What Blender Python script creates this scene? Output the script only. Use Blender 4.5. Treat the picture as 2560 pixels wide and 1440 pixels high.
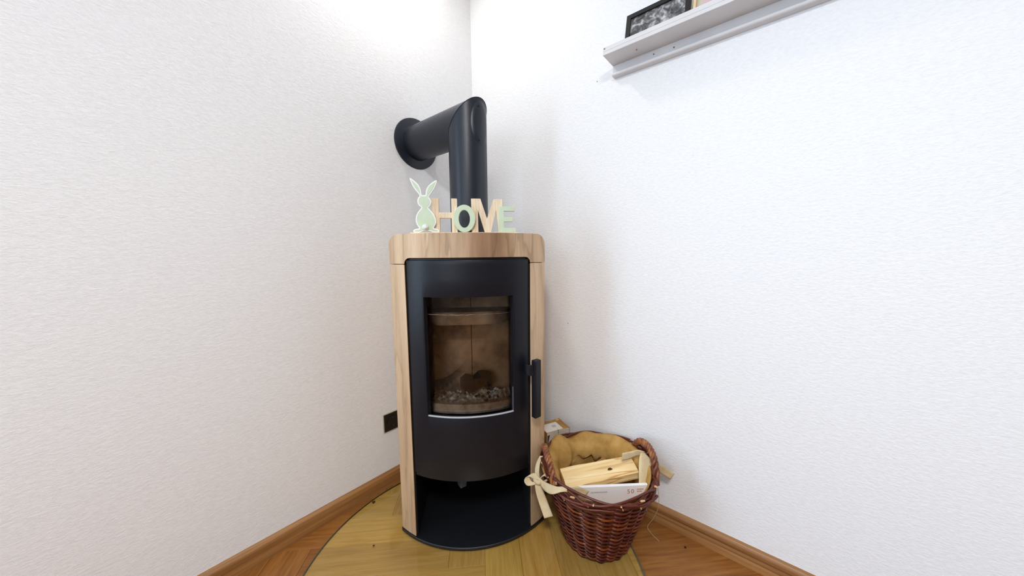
import bpy, bmesh, math, random
from mathutils import Vector, Matrix, noise as mnoise

random.seed(7)
R = math.radians
scene = bpy.context.scene
COL = scene.collection
for o in list(bpy.data.objects):
    bpy.data.objects.remove(o)

# ------------------------------------------------------------------ camera
cam_d = bpy.data.cameras.new('camera')
cam_d.sensor_fit = 'HORIZONTAL'
cam_d.sensor_width = 36.0
cam_d.lens = 808.7 / 2560 * 36.0
cam_d.clip_start = 0.02
cam = bpy.data.objects.new('camera', cam_d)
COL.objects.link(cam)
CAM_R = Vector((0.76452404, 0.64452634, -0.00942337))
CAM_U = Vector((-0.06130976, 0.08726162, 0.994297))
CAM_F = Vector((-0.6416729, 0.75958621, -0.10622936))
mw = Matrix((CAM_R, CAM_U, -CAM_F)).transposed().to_4x4()
mw.translation = (0, 0, 1.05)
cam.matrix_world = mw
scene.camera = cam

# ------------------------------------------------------------------ view / world / lights
scene.view_settings.view_transform = 'Standard'
scene.view_settings.look = 'None'
scene.view_settings.exposure = 0.13
scene.view_settings.gamma = 1.0
scene.view_settings.use_curve_mapping = False
scene.cycles.use_denoising = True
scene.cycles.max_bounces = 10
scene.cycles.diffuse_bounces = 6
scene.cycles.caustics_reflective = False
scene.cycles.caustics_refractive = False

world = bpy.data.worlds.new('sky')
scene.world = world
world.use_nodes = True
wbg = world.node_tree.nodes['Background']
wbg.inputs[0].default_value = (0.75, 0.86, 1.0, 1)
wbg.inputs[1].default_value = 1.0


def area(name, loc, direction, sx, sy, power, color, shape='RECTANGLE'):
    d = bpy.data.lights.new(name, 'AREA')
    d.shape = shape
    d.size = sx
    if shape == 'RECTANGLE':
        d.size_y = sy
    d.energy = power
    d.color = color
    ob = bpy.data.objects.new(name, d)
    COL.objects.link(ob)
    ob.location = loc
    ob.rotation_euler = Vector(direction).to_track_quat('-Z', 'Y').to_euler()
    return ob


# room: left wall x = WX, right wall y = WY, floor z = FZ (the hearth glass top is z = 0)
WX, WY, FZ, CZ = -1.338, 1.268, -0.006, 2.50
RX, RY = 2.7, -3.1
# daylight through the window in the left wall and an added fill window behind the camera
area('daylight_left_window', (WX - 0.16, -0.98, 1.37), (1, 0, 0), 1.62, 1.96, 74, (0.58, 0.79, 1.0))
area('fill_back_window', (0.75, RY - 0.16, 1.45), (0, 1, 0), 2.4, 1.8, 39, (0.86, 0.93, 1.0))

# ------------------------------------------------------------------ helpers
def link_mesh(name, verts, faces, mat=None, parent=None, smooth=None, fmat=None):
    me = bpy.data.meshes.new(name)
    me.from_pydata([tuple(v) for v in verts], [], faces)
    me.validate()
    bm = bmesh.new()
    bm.from_mesh(me)
    bmesh.ops.recalc_face_normals(bm, faces=bm.faces)
    bm.to_mesh(me)
    bm.free()
    mats = mat if isinstance(mat, (list, tuple)) else [mat]
    for m in mats:
        if m:
            me.materials.append(m)
    if fmat:
        for i, p in enumerate(me.polygons):
            p.material_index = fmat[i] if i < len(fmat) else 0
    if smooth is not None:
        me.shade_smooth()
        me.set_sharp_from_angle(angle=R(smooth))
    ob = bpy.data.objects.new(name, me)
    COL.objects.link(ob)
    if parent:
        ob.parent = parent
    return ob


def empty(name, loc=(0, 0, 0), rz=0.0):
    o = bpy.data.objects.new(name, None)
    o.empty_display_size = 0.05
    COL.objects.link(o)
    o.location = loc
    o.rotation_euler = (0, 0, rz)
    return o


def tag(o, label=None, cat=None, group=None, kind=None):
    if label:
        o['label'] = label
    if cat:
        o['category'] = cat
    if group:
        o['group'] = group
    if kind:
        o['kind'] = kind
    return o


class MB:
    def __init__(s):
        s.v, s.f, s.m = [], [], []

    def add(s, verts, faces, mi=0):
        n = len(s.v)
        s.v += [Vector(v) for v in verts]
        s.f += [tuple(i + n for i in f) for f in faces]
        s.m += [mi] * len(faces)

    def box(s, x0, x1, y0, y1, z0, z1, mi=0):
        v = [(x, y, z) for x in (x0, x1) for y in (y0, y1) for z in (z0, z1)]
        s.add(v, [(0, 1, 3, 2), (4, 6, 7, 5), (0, 4, 5, 1), (2, 3, 7, 6), (0, 2, 6, 4), (1, 5, 7, 3)], mi)

    def tube(s, pts, rad, sides=6, closed=False, mi=0, capmi=None, up=None):
        pts = [Vector(p) for p in pts]
        n = len(pts)
        rings = []
        ref = up or Vector((0, 0, 1))
        for i, p in enumerate(pts):
            a = pts[i - 1] if (i > 0 or closed) else p
            b = pts[(i + 1) % n] if (i < n - 1 or closed) else p
            t = (b - a)
            t = t.normalized() if t.length > 1e-9 else Vector((1, 0, 0))
            x = t.cross(ref)
            if x.length < 1e-3:
                x = t.cross(Vector((1, 0, 0)))
            x.normalize()
            y = x.cross(t)
            rr = rad[i] if isinstance(rad, (list, tuple)) else rad
            rings.append([p + (x * math.cos(2 * math.pi * k / sides) + y * math.sin(2 * math.pi * k / sides)) * rr for k in range(sides)])
        v = [q for r in rings for q in r]
        f = []
        m = n if closed else n - 1
        for i in range(m):
            j = (i + 1) % n
            for k in range(sides):
                k2 = (k + 1) % sides
                f.append((i * sides + k, i * sides + k2, j * sides + k2, j * sides + k))
        s.add(v, f, mi)
        if not closed:
            base = len(s.v) - len(v)
            s.f.append(tuple(base + k for k in range(sides)))
            s.f.append(tuple(base + (n - 1) * sides + k for k in range(sides)))
            s.m += [mi if capmi is None else capmi] * 2

    def cols(s, xs, zlo, zhi, yf, yb, nz=1, mi=0):
        """solid standing on columns x, between zlo(x), zhi(x); front y = yf(x), back y = yb(x)"""
        n = len(xs)
        v = []
        for x in xs:
            for side in (yf, yb):
                for k in range(nz + 1):
                    z = zlo(x) + (zhi(x) - zlo(x)) * k / nz
                    v.append((x, side(x), z))
        w = 2 * (nz + 1)
        f = []
        for i in range(n - 1):
            a, b = i * w, (i + 1) * w
            for k in range(nz):
                f.append((a + k, b + k, b + k + 1, a + k + 1))
                f.append((a + nz + 1 + k, a + nz + 2 + k, b + nz + 2 + k, b + nz + 1 + k))
            f.append((a, a + nz + 1, b + nz + 1, b))
            f.append((a + nz, b + nz, b + 2 * nz + 1, a + 2 * nz + 1))
        for i in (0, n - 1):
            a = i * w
            for k in range(nz):
                f.append((a + k, a + k + 1, a + nz + 2 + k, a + nz + 1 + k))
        s.add(v, f, mi)

    def build(s, name, mat, parent=None, smooth=None):
        return link_mesh(name, s.v, s.f, mat, parent, smooth, s.m)


def bevel(ob, w, seg=2, ang=35):
    m = ob.modifiers.new('bevel', 'BEVEL')
    m.width = w
    m.segments = seg
    m.limit_method = 'ANGLE'
    m.angle_limit = R(ang)
    return ob


def solidify(ob, t, off=-1):
    m = ob.modifiers.new('solid', 'SOLIDIFY')
    m.thickness = t
    m.offset = off
    return ob


def lin(a, b, n):
    return [a + (b - a) * i / (n - 1) for i in range(n)]


def catmull(pts, per=5, closed=True):
    out = []
    n = len(pts)
    for i in range(n if closed else n - 1):
        if closed:
            p0, p1, p2, p3 = (Vector(pts[(i + k) % n]) for k in (-1, 0, 1, 2))
        else:
            p0, p1, p2, p3 = (Vector(pts[min(max(i + k, 0), n - 1)]) for k in (-1, 0, 1, 2))
        for k in range(per):
            t = k / per
            out.append(0.5 * ((2 * p1) + (-p0 + p2) * t + (2 * p0 - 5 * p1 + 4 * p2 - p3) * t * t + (-p0 + 3 * p1 - 3 * p2 + p3) * t ** 3))
    if not closed:
        out.append(Vector(pts[-1]))
    return out


def extrude_poly(outline, y0, y1, holes=()):
    """(x,z) outline with holes -> solid between y0 (front) and y1"""
    bm = bmesh.new()
    edges = []
    for loop in [outline] + list(holes):
        vs = [bm.verts.new((p[0], y0, p[1])) for p in loop]
        for i in range(len(vs)):
            edges.append(bm.edges.new((vs[i], vs[(i + 1) % len(vs)])))
    bmesh.ops.triangle_fill(bm, use_beauty=True, use_dissolve=False, edges=edges)
    r = bmesh.ops.extrude_face_region(bm, geom=bm.faces[:])
    vv = [g for g in r['geom'] if isinstance(g, bmesh.types.BMVert)]
    bmesh.ops.translate(bm, verts=vv, vec=(0, y1 - y0, 0))
    bmesh.ops.recalc_face_normals(bm, faces=bm.faces)
    return bm


def bm_obj(name, bm, mat, parent=None, smooth=None):
    me = bpy.data.meshes.new(name)
    bm.to_mesh(me)
    bm.free()
    if mat:
        me.materials.append(mat)
    if smooth is not None:
        me.shade_smooth()
        me.set_sharp_from_angle(angle=R(smooth))
    o = bpy.data.objects.new(name, me)
    COL.objects.link(o)
    if parent:
        o.parent = parent
    return o


# ------------------------------------------------------------------ materials
def srgb(r, g, b):
    f = lambda c: (c / 255 / 12.92) if c / 255 <= 0.04045 else ((c / 255 + 0.055) / 1.055) ** 2.4
    return (f(r), f(g), f(b), 1)


class Mat:
    def __init__(s, name, color=(0.8, 0.8, 0.8, 1), rough=0.5, metal=0.0, spec=0.5):
        s.m = bpy.data.materials.new(name)
        s.m.use_nodes = True
        s.t = s.m.node_tree
        s.b = s.t.nodes['Principled BSDF']
        s.b.inputs['Base Color'].default_value = color
        s.b.inputs['Roughness'].default_value = rough
        s.b.inputs['Metallic'].default_value = metal
        s.b.inputs['Specular IOR Level'].default_value = spec

    def n(s, typ, **kw):
        nd = s.t.nodes.new(typ)
        for k, v in kw.items():
            setattr(nd, k, v)
        return nd

    def l(s, a, b):
        s.t.links.new(a, b)

    def coords(s, scale=(1, 1, 1), kind='Object', rand=False):
        if kind == 'Position':
            src = s.n('ShaderNodeNewGeometry').outputs['Position']
        else:
            src = s.n('ShaderNodeTexCoord').outputs[kind]
        mp = s.n('ShaderNodeMapping')
        mp.inputs['Scale'].default_value = scale
        s.l(src, mp.inputs['Vector'])
        out = mp.outputs['Vector']
        if rand:
            oi = s.n('ShaderNodeObjectInfo')
            ad = s.n('ShaderNodeVectorMath', operation='ADD')
            mu = s.n('ShaderNodeMath', operation='MULTIPLY')
            mu.inputs[1].default_value = 37.0
            s.l(oi.outputs['Random'], mu.inputs[0])
            s.l(out, ad.inputs[0])
            s.l(mu.outputs[0], ad.inputs[1])
            out = ad.outputs[0]
        return out

    def noise(s, vec, scale=5, detail=4, rough=0.55, dist=0.0):
        nd = s.n('ShaderNodeTexNoise')
        nd.inputs['Scale'].default_value = scale
        nd.inputs['Detail'].default_value = detail
        nd.inputs['Roughness'].default_value = rough
        nd.inputs['Distortion'].default_value = dist
        if vec:
            s.l(vec, nd.inputs['Vector'])
        return nd.outputs['Fac']

    def ramp(s, fac, stops):
        r = s.n('ShaderNodeValToRGB')
        e = r.color_ramp.elements
        while len(e) < len(stops):
            e.new(0.5)
        for i, (p, c) in enumerate(stops):
            e[i].position = p
            e[i].color = c
        s.l(fac, r.inputs[0])
        return r.outputs[0]

    def mix(s, fac, a, b, mode='MIX'):
        m = s.n('ShaderNodeMix', data_type='RGBA', blend_type=mode)
        if isinstance(fac, (int, float)):
            m.inputs[0].default_value = fac
        else:
            s.l(fac, m.inputs[0])
        for v, i in ((a, 6), (b, 7)):
            if isinstance(v, tuple):
                m.inputs[i].default_value = v
            else:
                s.l(v, m.inputs[i])
        return m.outputs[2]

    def color(s, c):
        s.l(c, s.b.inputs['Base Color'])

    def bump(s, h, strength=0.3, dist=0.002):
        b = s.n('ShaderNodeBump')
        b.inputs['Strength'].default_value = strength
        b.inputs['Distance'].default_value = dist
        s.l(h, b.inputs['Height'])
        s.l(b.outputs[0], s.b.inputs['Normal'])


def grey(v):
    return (v, v, v, 1)


# rippled white wallpaper
def wall_mat(name, axis):
    w = Mat(name, srgb(240, 239, 236), 0.9, spec=0.2)
    sc = (30, 30, 62)
    c = w.coords(sc, 'Position')
    a = w.noise(c, 2.6, 3, 0.6, 0.4)
    b = w.noise(c, 9.0, 2, 0.5)
    w.color(w.ramp(a, [(0.3, srgb(235, 236, 238)), (0.7, srgb(242, 243, 245))]))
    mm = w.n('ShaderNodeMath', operation='MULTIPLY_ADD')
    w.l(b, mm.inputs[0])
    mm.inputs[1].default_value = 0.35
    w.l(a, mm.inputs[2])
    w.bump(mm.outputs[0], 0.4, 0.003)
    return w.m


M_wall = wall_mat('white_rippled_wallpaper', 0)
M_farwall = Mat('grey_brown_far_wall', srgb(128, 120, 114), 0.9).m
M_ceil = Mat('ceiling_white', srgb(243, 242, 238), 0.9).m

# oak parquet, paler where the round glass plate has covered it
TH = R(45.5)
EX = Vector((math.cos(TH), math.sin(TH), 0))
EF = Vector((math.sin(TH), -math.cos(TH), 0))
CEN = Vector((-1.068, 0.9775, 0)) + EX * 0.006
PLATE_C = CEN + EF * 0.45
PLATE_R = 0.566


def parquet():
    p = Mat('oak_parquet', rough=0.42, spec=0.4)
    c = p.coords((2.2, 34, 34), 'Object', True)
    g = p.noise(c, 1.6, 6, 0.62, 0.9)
    g2 = p.noise(p.coords((9, 150, 150), 'Object', True), 1.2, 3, 0.6)
    aged = p.ramp(g, [(0.25, srgb(116, 72, 34)), (0.5, srgb(148, 98, 48)), (0.75, srgb(168, 118, 62))])
    fresh = p.ramp(g, [(0.22, srgb(194, 150, 74)), (0.5, srgb(222, 182, 100)), (0.78, srgb(234, 200, 124))])
    geo = p.n('ShaderNodeNewGeometry')
    sub = p.n('ShaderNodeVectorMath', operation='DISTANCE')
    p.l(geo.outputs['Position'], sub.inputs[0])
    sub.inputs[1].default_value = (PLATE_C.x, PLATE_C.y, FZ)
    gt = p.n('ShaderNodeMath', operation='GREATER_THAN')
    p.l(sub.outputs['Value'], gt.inputs[0])
    gt.inputs[1].default_value = PLATE_R - 0.004
    col = p.mix(gt.outputs[0], fresh, aged)
    oi = p.n('ShaderNodeObjectInfo')
    tint = p.ramp(oi.outputs['Random'], [(0.0, srgb(226, 214, 206)), (0.35, srgb(255, 246, 226)), (0.7, srgb(232, 232, 214)), (1.0, srgb(255, 232, 210))])
    col = p.mix(0.9, col, tint, 'MULTIPLY')
    dk = p.ramp(g2, [(0.3, grey(0.75)), (0.55, grey(1))])
    col = p.mix(0.5, col, dk, 'MULTIPLY')
    p.color(col)
    p.bump(g2, 0.12, 0.001)
    return p.m


M_parquet = parquet()
M_under = Mat('dark_joint', srgb(70, 44, 22), 0.9).m


def baseboard_mat(name, axis):
    p = Mat(name, rough=0.45)
    sc = (90, 2.0, 90) if axis == 'Y' else (2.0, 90, 90)
    c = p.coords(sc, 'Object')
    g = p.noise(c, 0.9, 5, 0.65, 0.5)
    p.color(p.ramp(g, [(0.25, srgb(112, 74, 40)), (0.5, srgb(150, 104, 58)), (0.8, srgb(186, 138, 82))]))
    p.bump(g, 0.2, 0.001)
    return p.m


M_base_y = baseboard_mat('oak_baseboard_left_grain', 'Y')
M_base_x = baseboard_mat('oak_baseboard_right_grain', 'X')


def cladding(name, dark):
    p = Mat(name, rough=0.5, spec=0.35)
    c = p.coords((13, 13, 0.9), 'Object', True)
    g = p.noise(c, 1.15, 5, 0.55, 0.35)
    base = p.ramp(g, [(0.25, srgb(174, 142, 110)), (0.45, srgb(206, 176, 142)), (0.62, srgb(220, 193, 160)), (0.85, srgb(194, 160, 124))])
    c2 = p.coords((6.5, 6.5, 0.75), 'Object', True)
    v = p.noise(c2, 1.3, 2, 0.5, 1.1)
    vein = p.ramp(v, [(0.38, grey(1)), (0.47, grey(0.86)), (0.50, grey(0.70)), (0.508, grey(0.92)), (0.56, grey(1)), (0.70, grey(0.9)), (0.71, grey(1))])
    col = p.mix(dark, base, vein, 'MULTIPLY')
    if dark >= 1.0:   # brown heartwood in the middle of the top board
        sx = p.n('ShaderNodeSeparateXYZ')
        p.l(p.n('ShaderNodeTexCoord').outputs['Object'], sx.inputs[0])
        d_ = p.n('ShaderNodeMath', operation='SUBTRACT')
        p.l(sx.outputs[0], d_.inputs[0])
        d_.inputs[1].default_value = 0.045
        ab = p.n('ShaderNodeMath', operation='ABSOLUTE')
        p.l(d_.outputs[0], ab.inputs[0])
        wob = p.n('ShaderNodeMath', operation='MULTIPLY_ADD')
        p.l(g, wob.inputs[0])
        wob.inputs[1].default_value = 0.16
        p.l(ab.outputs[0], wob.inputs[2])
        hw_ = p.ramp(wob.outputs[0], [(0.10, srgb(192, 176, 168)), (0.24, grey(1))])
        col = p.mix(1.0, col, hw_, 'MULTIPLY')
    f = p.noise(p.coords((160, 160, 14), 'Object'), 1.5, 3, 0.6)
    col = p.mix(0.25, col, p.ramp(f, [(0.3, grey(0.7)), (0.6, grey(1))]), 'MULTIPLY')
    p.color(col)
    p.bump(f, 0.06, 0.001)
    return p.m


M_clad = cladding('pale_grained_cladding', 0.8)
M_clad_top = cladding('streaked_grained_cladding', 1.0)


def black_metal(name, col, rough, spec=0.5):
    p = Mat(name, col, rough, 0.0, spec)
    g = p.noise(p.coords((60, 60, 60), 'Object'), 2.0, 4, 0.6)
    r_ = p.n('ShaderNodeMapRange')
    r_.inputs['To Min'].default_value = rough - 0.05
    r_.inputs['To Max'].default_value = rough + 0.08
    p.l(g, r_.inputs['Value'])
    p.l(r_.outputs[0], p.b.inputs['Roughness'])
    f = p.noise(p.coords((420, 420, 420), 'Object'), 2.0, 2, 0.5)
    p.bump(f, 0.1, 0.0006)
    return p.m


M_door = black_metal('black_stove_enamel', srgb(19, 21, 29), 0.36, 0.34)
M_black = black_metal('black_carcass', srgb(14, 14, 17), 0.5)
M_pipe = black_metal('black_flue_enamel', srgb(25, 31, 44), 0.37, 0.5)
M_basepl = black_metal('black_base_plate', srgb(20, 22, 26), 0.42)
M_silver = Mat('bright_trim', srgb(226, 226, 230), 0.5, 0.35).m


def thin_glass(name, tint, refl_rough=0.02, ior=1.5, tint2=None):
    m = bpy.data.materials.new(name)
    m.use_nodes = True
    t = m.node_tree
    t.nodes.clear()
    out = t.nodes.new('ShaderNodeOutputMaterial')
    tr = t.nodes.new('ShaderNodeBsdfTransparent')
    tr.inputs[0].default_value = tint
    gl = t.nodes.new('ShaderNodeBsdfGlossy')
    gl.inputs['Color'].default_value = (1, 1, 1, 1)
    gl.inputs['Roughness'].default_value = refl_rough
    fr = t.nodes.new('ShaderNodeFresnel')
    fr.inputs['IOR'].default_value = ior
    mx = t.nodes.new('ShaderNodeMixShader')
    t.links.new(fr.outputs[0], mx.inputs[0])
    t.links.new(tr.outputs[0], mx.inputs[1])
    t.links.new(gl.outputs[0], mx.inputs[2])
    t.links.new(mx.outputs[0], out.inputs[0])
    return m


M_hearth = thin_glass('clear_hearth_glass', (0.985, 0.99, 0.975, 1), 0.06, 1.45)
M_hearth_edge = Mat('green_glass_edge', srgb(86, 88, 70), 0.15).m
M_doorglass = thin_glass('smoked_stove_glass', (0.95, 0.92, 0.88, 1), 0.012, 1.55)


def noisy(name, cols, scale, rough=0.8, stretch=(1, 1, 1), bump=0.3, bd=0.002, detail=4, kind='Object', rand=False, spec=0.3):
    p = Mat(name, rough=rough, spec=spec)
    g = p.noise(p.coords(stretch, kind, rand), scale, detail, 0.6, 0.2)
    n = len(cols)
    p.color(p.ramp(g, [(0.3 + 0.4 * i / max(1, n - 1), c) for i, c in enumerate(cols)]))
    if bump:
        p.bump(g, bump, bd)
    return p.m


M_fire = noisy('sooty_fire_brick', [srgb(78, 62, 50), srgb(146, 120, 94), srgb(176, 150, 120)], 9, 0.95)
M_ash = noisy('grey_ash', [srgb(150, 142, 130), srgb(232, 224, 208), srgb(246, 240, 228)], 60, 1.0, bump=0.8)
M_retain = noisy('pale_fire_clay', [srgb(150, 130, 110), srgb(196, 176, 152), srgb(208, 190, 168)], 30, 0.95)
M_char = noisy('charcoal', [srgb(8, 8, 8), srgb(24, 21, 20)], 40, 0.9, bump=0.8)
M_burlap_tape = None


def burlap(name, c0, c1, wscale):
    p = Mat(name, rough=0.95, spec=0.1)
    b = p.noise(p.coords((1, 1, 1)), 18, 4, 0.6)
    base = p.ramp(b, [(0.3, c0), (0.7, c1)])
    tc = p.n('ShaderNodeTexCoord')
    bands = []
    for d in ('X', 'Y'):
        mp = p.n('ShaderNodeMapping')
        p.l(tc.outputs['UV'], mp.inputs['Vector'])
        w = p.n('ShaderNodeTexWave', wave_type='BANDS', bands_direction=d)
        w.inputs['Scale'].default_value = wscale
        w.inputs['Distortion'].default_value = 1.2
        w.inputs['Detail'].default_value = 1.5
        w.inputs['Detail Scale'].default_value = 2.0
        p.l(mp.outputs[0], w.inputs['Vector'])
        bands.append(w.outputs['Fac'])
    mu = p.n('ShaderNodeMath', operation='ADD')
    p.l(bands[0], mu.inputs[0])
    p.l(bands[1], mu.inputs[1])
    hf = p.n('ShaderNodeMath', operation='MULTIPLY')
    p.l(mu.outputs[0], hf.inputs[0])
    hf.inputs[1].default_value = 0.5
    p.color(p.mix(0.55, base, p.ramp(hf.outputs[0], [(0.1, grey(0.62)), (0.5, grey(1))]), 'MULTIPLY'))
    p.bump(hf.outputs[0], 0.5, 0.001)
    return p.m


M_burlap = burlap('golden_burlap', srgb(166, 126, 66), srgb(204, 164, 98), 16)
M_ribbon = burlap('pale_jute_ribbon', srgb(206, 182, 140), srgb(228, 208, 170), 16)


def wicker_mat():
    p = Mat('red_brown_wicker', rough=0.38, spec=0.5)
    geo = p.n('ShaderNodeNewGeometry')
    base = p.ramp(geo.outputs['Random Per Island'], [(0.0, srgb(66, 22, 14)), (0.3, srgb(98, 38, 20)), (0.55, srgb(76, 28, 28)), (0.8, srgb(136, 66, 30)), (1.0, srgb(86, 33, 18))])
    g = p.noise(p.coords((25, 25, 60)), 2.2, 4, 0.6)
    p.color(p.mix(0.6, base, p.ramp(g, [(0.3, grey(0.45)), (0.65, srgb(255, 236, 214))]), 'MULTIPLY'))
    p.bump(g, 0.2, 0.001)
    return p.m


M_wicker = wicker_mat()
M_rope = noisy('golden_brown_willow', [srgb(74, 34, 24), srgb(128, 70, 40), srgb(176, 116, 68)], 30, 0.42, spec=0.5)
M_cut = Mat('pale_cut_willow', srgb(206, 168, 120), 0.8).m


def log_mat(name, c0, c1, c2):
    p = Mat(name, rough=0.75, spec=0.25)
    g = p.noise(p.coords((2.0, 30, 30), 'Object', True), 1.7, 5, 0.6, 0.7)
    col = p.ramp(g, [(0.25, c0), (0.45, c1), (0.7, c2)])
    st = p.noise(p.coords((1.2, 14, 14), 'Object', True), 1.6, 2, 0.5, 0.8)
    col = p.mix(0.8, col, p.ramp(st, [(0.47, grey(1)), (0.5, srgb(196, 150, 96)), (0.53, grey(1))]), 'MULTIPLY')
    p.color(col)
    p.bump(g, 0.75, 0.003)
    return p.m


M_log = log_mat('split_pale_firewood', srgb(196, 154, 94), srgb(234, 200, 142), srgb(248, 224, 174))
M_log2 = log_mat('dull_firewood', srgb(140, 108, 64), srgb(176, 142, 90), srgb(196, 164, 112))
M_bark = noisy('dark_knot', [srgb(56, 34, 20), srgb(110, 72, 40)], 60, 0.9)
M_mint = noisy('mint_green_paint', [srgb(198, 214, 186), srgb(206, 221, 196)], 30, 0.7, bump=0.1)
M_white = noisy('white_paint', [srgb(236, 238, 236), srgb(244, 245, 243)], 20, 0.55, bump=0.05)
M_signwood = noisy('raw_sign_wood', [srgb(216, 192, 160), srgb(232, 212, 184), srgb(240, 224, 200)], 3.0, 0.7, (60, 60, 5), 0.05)
M_pompom = noisy('white_pompom_fibre', [srgb(226, 226, 222), srgb(250, 250, 248)], 160, 1.0, bump=1.0, bd=0.004)
M_shelf = noisy('white_shelf_lacquer', [srgb(208, 207, 209), srgb(218, 217, 218)], 8, 0.4, bump=0.02)
M_frameblk = Mat('black_frame_lacquer', srgb(22, 21, 22), 0.35).m
M_framewood = noisy('maple_frame', [srgb(214, 182, 140), srgb(230, 204, 166)], 20, 0.5, (1, 1, 12), 0.05)


def bw_photo():
    p = Mat('black_and_white_print', rough=0.35)
    a = p.noise(p.coords((1, 1, 1)), 38, 6, 0.7, 0.5)
    p.color(p.ramp(a, [(0.36, srgb(26, 26, 28)), (0.5, srgb(96, 96, 98)), (0.6, srgb(170, 170, 172)), (0.72, srgb(225, 225, 226))]))
    return p.m


def pastel():
    p = Mat('pastel_print', rough=0.4)
    a = p.noise(p.coords((1, 1, 1)), 10, 3, 0.5, 0.5)
    p.color(p.ramp(a, [(0.3, srgb(226, 190, 160)), (0.45, srgb(212, 170, 190)), (0.58, srgb(190, 196, 150)), (0.7, srgb(236, 216, 190))]))
    return p.m


M_bw = bw_photo()
M_pastel = pastel()
M_carton = noisy('brown_cardboard', [srgb(158, 118, 70), srgb(178, 138, 88)], 30, 0.85, (1, 1, 6), 0.05)
M_cartonw = noisy('pale_printed_cardboard', [srgb(196, 184, 168), srgb(212, 202, 188)], 14, 0.8, bump=0.03)
M_paper = Mat('white_label_paper', srgb(224, 220, 210), 0.8).m
M_greyprint = Mat('grey_print', srgb(182, 180, 176), 0.8).m
M_brownprint = Mat('red_brown_print', srgb(186, 124, 96), 0.7).m
M_boxwhite = noisy('white_matchbox_card', [srgb(236, 233, 234), srgb(244, 241, 241)], 16, 0.5, bump=0.02)
M_socket = Mat('black_socket_plastic', srgb(24, 22, 22), 0.3).m
M_socketframe = Mat('pale_brass_frame_edge', srgb(196, 184, 152), 0.4, 0.3).m
M_steel = Mat('dull_steel', srgb(120, 118, 116), 0.4, 0.9).m
M_tape = Mat('yellow_packing_tape', srgb(206, 170, 84), 0.4).m
M_knothole = Mat('screw_plug_brown', srgb(132, 104, 74), 0.7).m

# ------------------------------------------------------------------ room shell
T = 0.14


def struct(o):
    o['kind'] = 'structure'
    return o


# floor slab with herringbone parquet planks as its pieces
mb = MB()
mb.box(WX - T, RX + T, RY - T, WY + T, -0.16, FZ - 0.0125)
floor = struct(mb.build('floor', M_under))

PW, PL = 0.125, 4        # plank width and length in widths
X0, F0 = 0.038, 0.444


def plank_mesh(length, width, h=0.012, b=0.0007):
    bm = bmesh.new()
    bmesh.ops.create_cube(bm, size=1)
    for v in bm.verts:
        v.co.x *= length
        v.co.y *= width
        v.co.z = v.co.z * h - h / 2
    top = [e for e in bm.edges if all(v.co.z > -1e-4 for v in e.verts)]
    bmesh.ops.bevel(bm, geom=top, offset=b, segments=1, affect='EDGES')
    return bm


shared = None


def plank(cx, cf, along_x):
    global shared
    p = CEN + EX * cx + EF * cf
    ang = TH if along_x else TH + math.pi / 2
    hw, hl = PW / 2, PW * PL / 2
    d1 = Vector((math.cos(ang), math.sin(ang), 0))
    d2 = Vector((-math.sin(ang), math.cos(ang), 0))
    cor = [p + d1 * a * hl + d2 * b * hw for a in (-1, 1) for b in (-1, 1)]
    lx, hy = WX + 0.004, WY - 0.004
    if all(c.x < lx or c.y > hy for c in cor):
        return
    clip = any(c.x < lx or c.y > hy for c in cor)
    if not clip and shared is None:
        bm = plank_mesh(PW * PL - 0.0006, PW - 0.0006)
        shared = bpy.data.meshes.new('plank')
        bm.to_mesh(shared)
        bm.free()
        shared.materials.append(M_parquet)
    if clip:
        bm = plank_mesh(PW * PL - 0.0006, PW - 0.0006)
        inv = Matrix.Rotation(-ang, 4, 'Z')
        for co, no in ((Vector((lx, 0, 0)), Vector((-1, 0, 0))), (Vector((0, hy, 0)), Vector((0, 1, 0)))):
            geom = bm.verts[:] + bm.edges[:] + bm.faces[:]
            if not bm.faces:
                break
            r = bmesh.ops.bisect_plane(bm, geom=geom, plane_co=inv @ (co - p), plane_no=inv.to_3x3() @ no, clear_outer=True)
            ed = [g for g in r['geom_cut'] if isinstance(g, bmesh.types.BMEdge)]
            if ed:
                bmesh.ops.contextual_create(bm, geom=ed)
        if len(bm.faces) < 4:
            bm.free()
            return
        me = bpy.data.meshes.new('plank')
        bm.to_mesh(me)
        bm.free()
        me.materials.append(M_parquet)
    else:
        me = shared
    o = bpy.data.objects.new('plank', me)
    COL.objects.link(o)
    o.parent = floor
    o.location = (p.x, p.y, FZ)
    o.rotation_euler = (0, 0, ang)


for r_ in range(-12, 22):
    for c_ in range(-22, 22):
        k = (c_ - r_) % (2 * PL)
        # a row-wise plank ends at x = X0 on the row that starts at f = F0
        if k == PL:
            cx, cf, ax = X0 + (c_ + PL / 2) * PW, F0 + (r_ + 0.5) * PW, True
        elif k == 0:
            cx, cf, ax = X0 + (c_ + 0.5) * PW, F0 + (r_ + 1 - PL / 2) * PW, False
        else:
            continue
        q = CEN + EX * cx + EF * cf
        if q.x > 0.55 or q.y < -0.75:
            continue
        plank(cx, cf, ax)
# rest of the floor behind the camera
mb = MB()
mb.box(0.60, RX, RY, WY, FZ - 0.0124, FZ - 0.001)
mb.box(WX, 0.60, RY, -0.95, FZ - 0.0124, FZ - 0.001)
tag(mb.build('parquet_field', M_parquet, floor), kind='stuff')

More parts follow.
